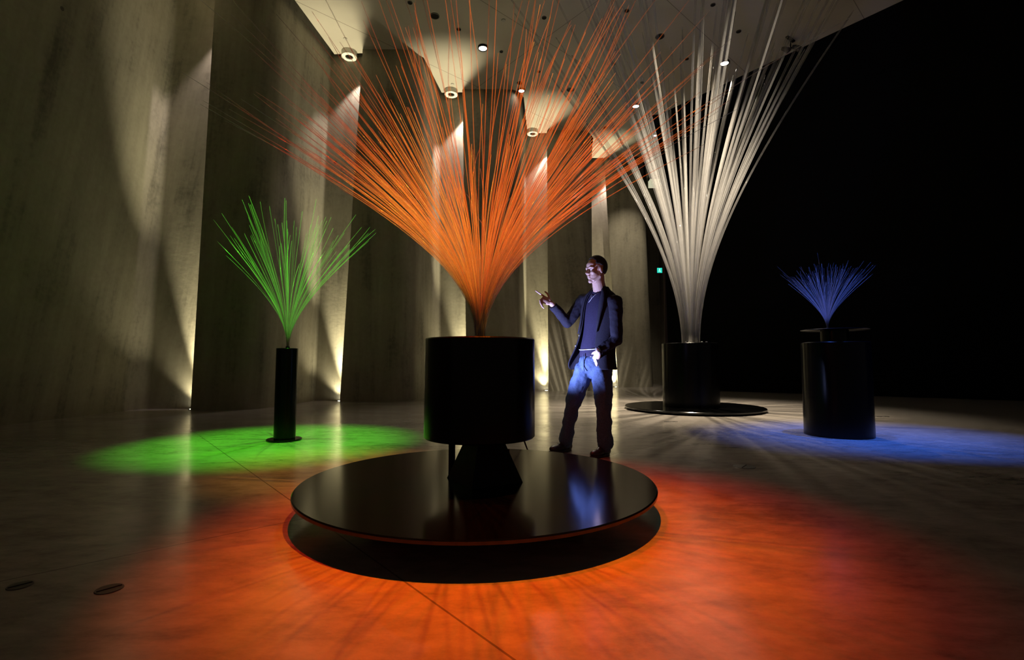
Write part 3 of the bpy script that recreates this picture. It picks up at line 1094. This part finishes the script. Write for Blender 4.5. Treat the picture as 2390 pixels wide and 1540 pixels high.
for j in range(len(JR) - 1):
    for k in range(NS):
        fs.append((j * W_ + k, j * W_ + k + 1, (j + 1) * W_ + k + 1, (j + 1) * W_ + k))
jo = mesh_obj('jacket', vs, fs, M_JACKET, P)
m_ = jo.modifiers.new('subdivision', 'SUBSURF')
m_.levels = 1
m_.render_levels = 2
m_ = jo.modifiers.new('thickness', 'SOLIDIFY')
m_.thickness = 0.009
m_.offset = -1
for nm, sh, el, wr in (('sleeve', shR, elR, wrR), ('sleeve', shL, elL, wrL)):
    vs, fs = [], []
    inn = nb.lerp(sh, 0.62) - U * 0.02
    ce = el.lerp(wr, 1.02 if sh is shL else 0.9)
    caps(vs, fs, [(inn, 0.078), (sh, 0.073), (sh.lerp(el, 0.5), 0.062), (el, 0.055), (el.lerp(wr, 0.5), 0.049)])
    tube(vs, fs, [el.lerp(wr, 0.5), ce], [0.049, 0.042], 18)
    remeshed(nm, vs, fs, M_JACKET, P, 0.008, 4, 0.016, 0.07)
for lst, sg_ in ((lap_l, -1), (lap_r, 1)):
    vs, fs = [], []
    use = lst[0:7]
    for i, (c, a, b, ph, mul) in enumerate(use):
        wd = math.radians([14, 24, 22, 19, 15, 9, 2][i]) * sg_
        vs.append(ring_pt(c, a + 0.008, b + 0.008, ph, mul))
        vs.append(ring_pt(c, a + 0.017, b + 0.017, ph + wd * 0.5, mul))
        vs.append(ring_pt(c, a + 0.012, b + 0.012, ph + wd, mul))
    for i in range(len(use) - 1):
        for q in (0, 1):
            fs.append((i * 3 + q, i * 3 + q + 1, i * 3 + q + 4, i * 3 + q + 3))
    lo_ = mesh_obj('lapel', vs, fs, M_JACKET, jo)
    m_ = lo_.modifiers.new('thickness', 'SOLIDIFY')
    m_.thickness = 0.006
    m_.offset = 0
for py in (782, 806):
    px_ = {782: 1357, 806: 1353}[py]
    c = at({782: 1398, 806: 1394}[py], py, 4.67)
    q = ring_pt(c, 0.192, 0.132, math.radians({782: 50, 806: 54}[py]), 1 + {782: 0.12, 806: 0.22}[py])
    vs, fs = [], []
    ell(vs, fs, q, (F, Rr, U), (0.006, 0.009, 0.009), 12, 8)
    bo = mesh_obj('button', vs, fs, M_STEEL, jo)
    bo['label'] = 'shiny round jacket button'

# sweater
vs, fs = [], []
SR = [(1401, 671, 0.066, 0.064), (1402, 677, 0.071, 0.068), (1402, 687, 0.11, 0.082), (1402, 700, 0.16, 0.098), (1402, 722, 0.175, 0.113), (1401, 750, 0.170, 0.118),
      (1398, 778, 0.160, 0.116), (1392, 803, 0.155, 0.120), (1388, 822, 0.158, 0.126), (1388, 832, 0.156, 0.122)]
NS = 48
for (px, py, a, b) in SR:
    c = at(px, py, 4.67)
    for k in range(NS):
        ph = 2 * PI * k / NS
        mul = 1 + 0.035 * mnoise.noise(Vector((math.cos(ph) * 3.2, math.sin(ph) * 3.2, c.z * 4 + 3))) + 0.02 * math.sin(ph * 9 + c.z * 16) * (1 if py > 740 else 0.2)
        vs.append(ring_pt(c, a, b, ph, mul))
for j in range(len(SR) - 1):
    for k in range(NS):
        k2 = (k + 1) % NS
        fs.append((j * NS + k, j * NS + k2, (j + 1) * NS + k2, (j + 1) * NS + k))
so = mesh_obj('sweater', vs, fs, M_SHIRT, P)
m_ = so.modifiers.new('subdivision', 'SUBSURF')
m_.levels = 1
m_.render_levels = 2
m_ = so.modifiers.new('thickness', 'SOLIDIFY')
m_.thickness = 0.006
# pale hem line and collar trim, cord with a pendant
pts = [ring_pt(at(1391, 815 + 1.5 * math.sin(k / 24 * PI), 4.67), 0.168, 0.134, math.radians(-38 + 112 * k / 24)) for k in range(25)]
o = tube_obj('hem_stripe', pts, 0.0042, M_PALE, so, 6)
o['label'] = 'pale thin stripe at the hem'
nk = [ring_pt(at(1402, 686, 4.67), 0.085, 0.072, math.radians(62 - 30)),
      at(1385, 697, 4.50), at(1383.5, 703, 4.50)]
q1 = ring_pt(at(1402, 684, 4.67), 0.088, 0.076, math.radians(-25))
q2 = ring_pt(at(1402, 684, 4.67), 0.088, 0.076, math.radians(48))
vv = ring_pt(at(1402, 699, 4.67), 0.168, 0.116, math.radians(6))
ve = ring_pt(at(1402, 707, 4.67), 0.178, 0.124, math.radians(16))
vs, fs = [], []
tube(vs, fs, [q1, q1.lerp(vv, 0.5) + F * 0.012, vv, ve], 0.0017, 6)
tube(vs, fs, [q2, q2.lerp(vv, 0.5) + F * 0.010, vv], 0.0017, 6)
mesh_obj('neck_cord', vs, fs, M_PALE, P)['label'] = 'thin pale neck cord'

# jeans
vs, fs = [], []
ell(vs, fs, pelvis + U * 0.015, (F, Rr, U), (0.118, 0.150, 0.115))
ell(vs, fs, pelvis - U * 0.05 - F * 0.03, (F, Rr, U), (0.105, 0.145, 0.10))
caps(vs, fs, [(hipR, 0.098), (hipR.lerp(knR, 0.5), 0.086), (knR, 0.070), (knR.lerp(anR, 0.5), 0.066), (anR + U * 0.0, 0.068)])
caps(vs, fs, [(hipL, 0.098), (hipL.lerp(knL, 0.5), 0.088), (knL, 0.072), (knL.lerp(anL, 0.5), 0.068), (anL + U * 0.0, 0.070)])
jn = remeshed('jeans', vs, fs, M_DENIM, P, 0.009, 5, 0.034, 0.085)
# fly seam
pts = [pelvis + U * z_ + F * (0.128 - 0.09 * max(0, -z_ - 0.02)) + Rr * 0.006 for z_ in (0.10, 0.06, 0.02, -0.02, -0.06)]
tube_obj('fly_seam', pts, 0.005, M_DENIM, jn, 6)

# shoes
for ft, dr in ((rf, Vector((-0.80, -0.55, 0))), (lf, Vector((-0.72, -0.66, 0)))):
    f_, r_, u_ = ax3(dr)
    vs, fs = [], []
    b_ = Vector((ft.x, ft.y, 0))
    ell(vs, fs, b_ + f_ * 0.10 + U * 0.038, (f_, r_, U), (0.085, 0.046, 0.034))
    ell(vs, fs, b_ + f_ * 0.02 + U * 0.050, (f_, r_, U), (0.085, 0.040, 0.045))
    ell(vs, fs, b_ - f_ * 0.045 + U * 0.045, (f_, r_, U), (0.045, 0.036, 0.043))
    caps(vs, fs, [(b_ - f_ * 0.03 + U * 0.05, 0.040), (b_ - f_ * 0.02 + U * 0.10, 0.040)])
    so_ = remeshed('shoe', vs, fs, M_SHOE, P, 0.006, 4)
    bm = bmesh.new()
    prof = []
    for k in range(28):
        a = 2 * PI * k / 28
        ww = 0.047 if math.cos(a) > -0.2 else 0.038
        prof.append(b_ + f_ * (0.052 + 0.137 * math.cos(a)) + r_ * (ww * math.sin(a)))
    lo = [bm.verts.new((p.x, p.y, 0.001)) for p in prof]
    hi = [bm.verts.new((p.x, p.y, 0.022)) for p in prof]
    bm.faces.new(lo)
    bm.faces.new(hi[::-1])
    for k in range(28):
        bm.faces.new((lo[k], lo[(k + 1) % 28], hi[(k + 1) % 28], hi[k]))
    bm_obj('sole', bm, M_SHOE, so_)
# wristwatch on the left wrist
wd = (wrL - elL).normalized()
s1 = wd.cross(U).normalized()
s2 = wd.cross(s1)
pts = [wrL + wd * 0.012 + s1 * (0.034 * math.cos(a)) + s2 * (0.034 * math.sin(a)) for a in [2 * PI * k / 24 for k in range(25)]]
wo = tube_obj('wristwatch_band', pts, 0.007, M_STEEL, P, 8)
vs, fs = [], []
fc = wrL + wd * 0.012 + (Vector((-0.4, -0.9, 0.0)) - wd * Vector((-0.4, -0.9, 0.0)).dot(wd)).normalized() * 0.040
nrm = (fc - (wrL + wd * 0.012)).normalized()
ell(vs, fs, fc, (nrm, wd, nrm.cross(wd)), (0.007, 0.019, 0.019), 24, 10)
mesh_obj('watch_face', vs, fs, M_STEEL, wo)
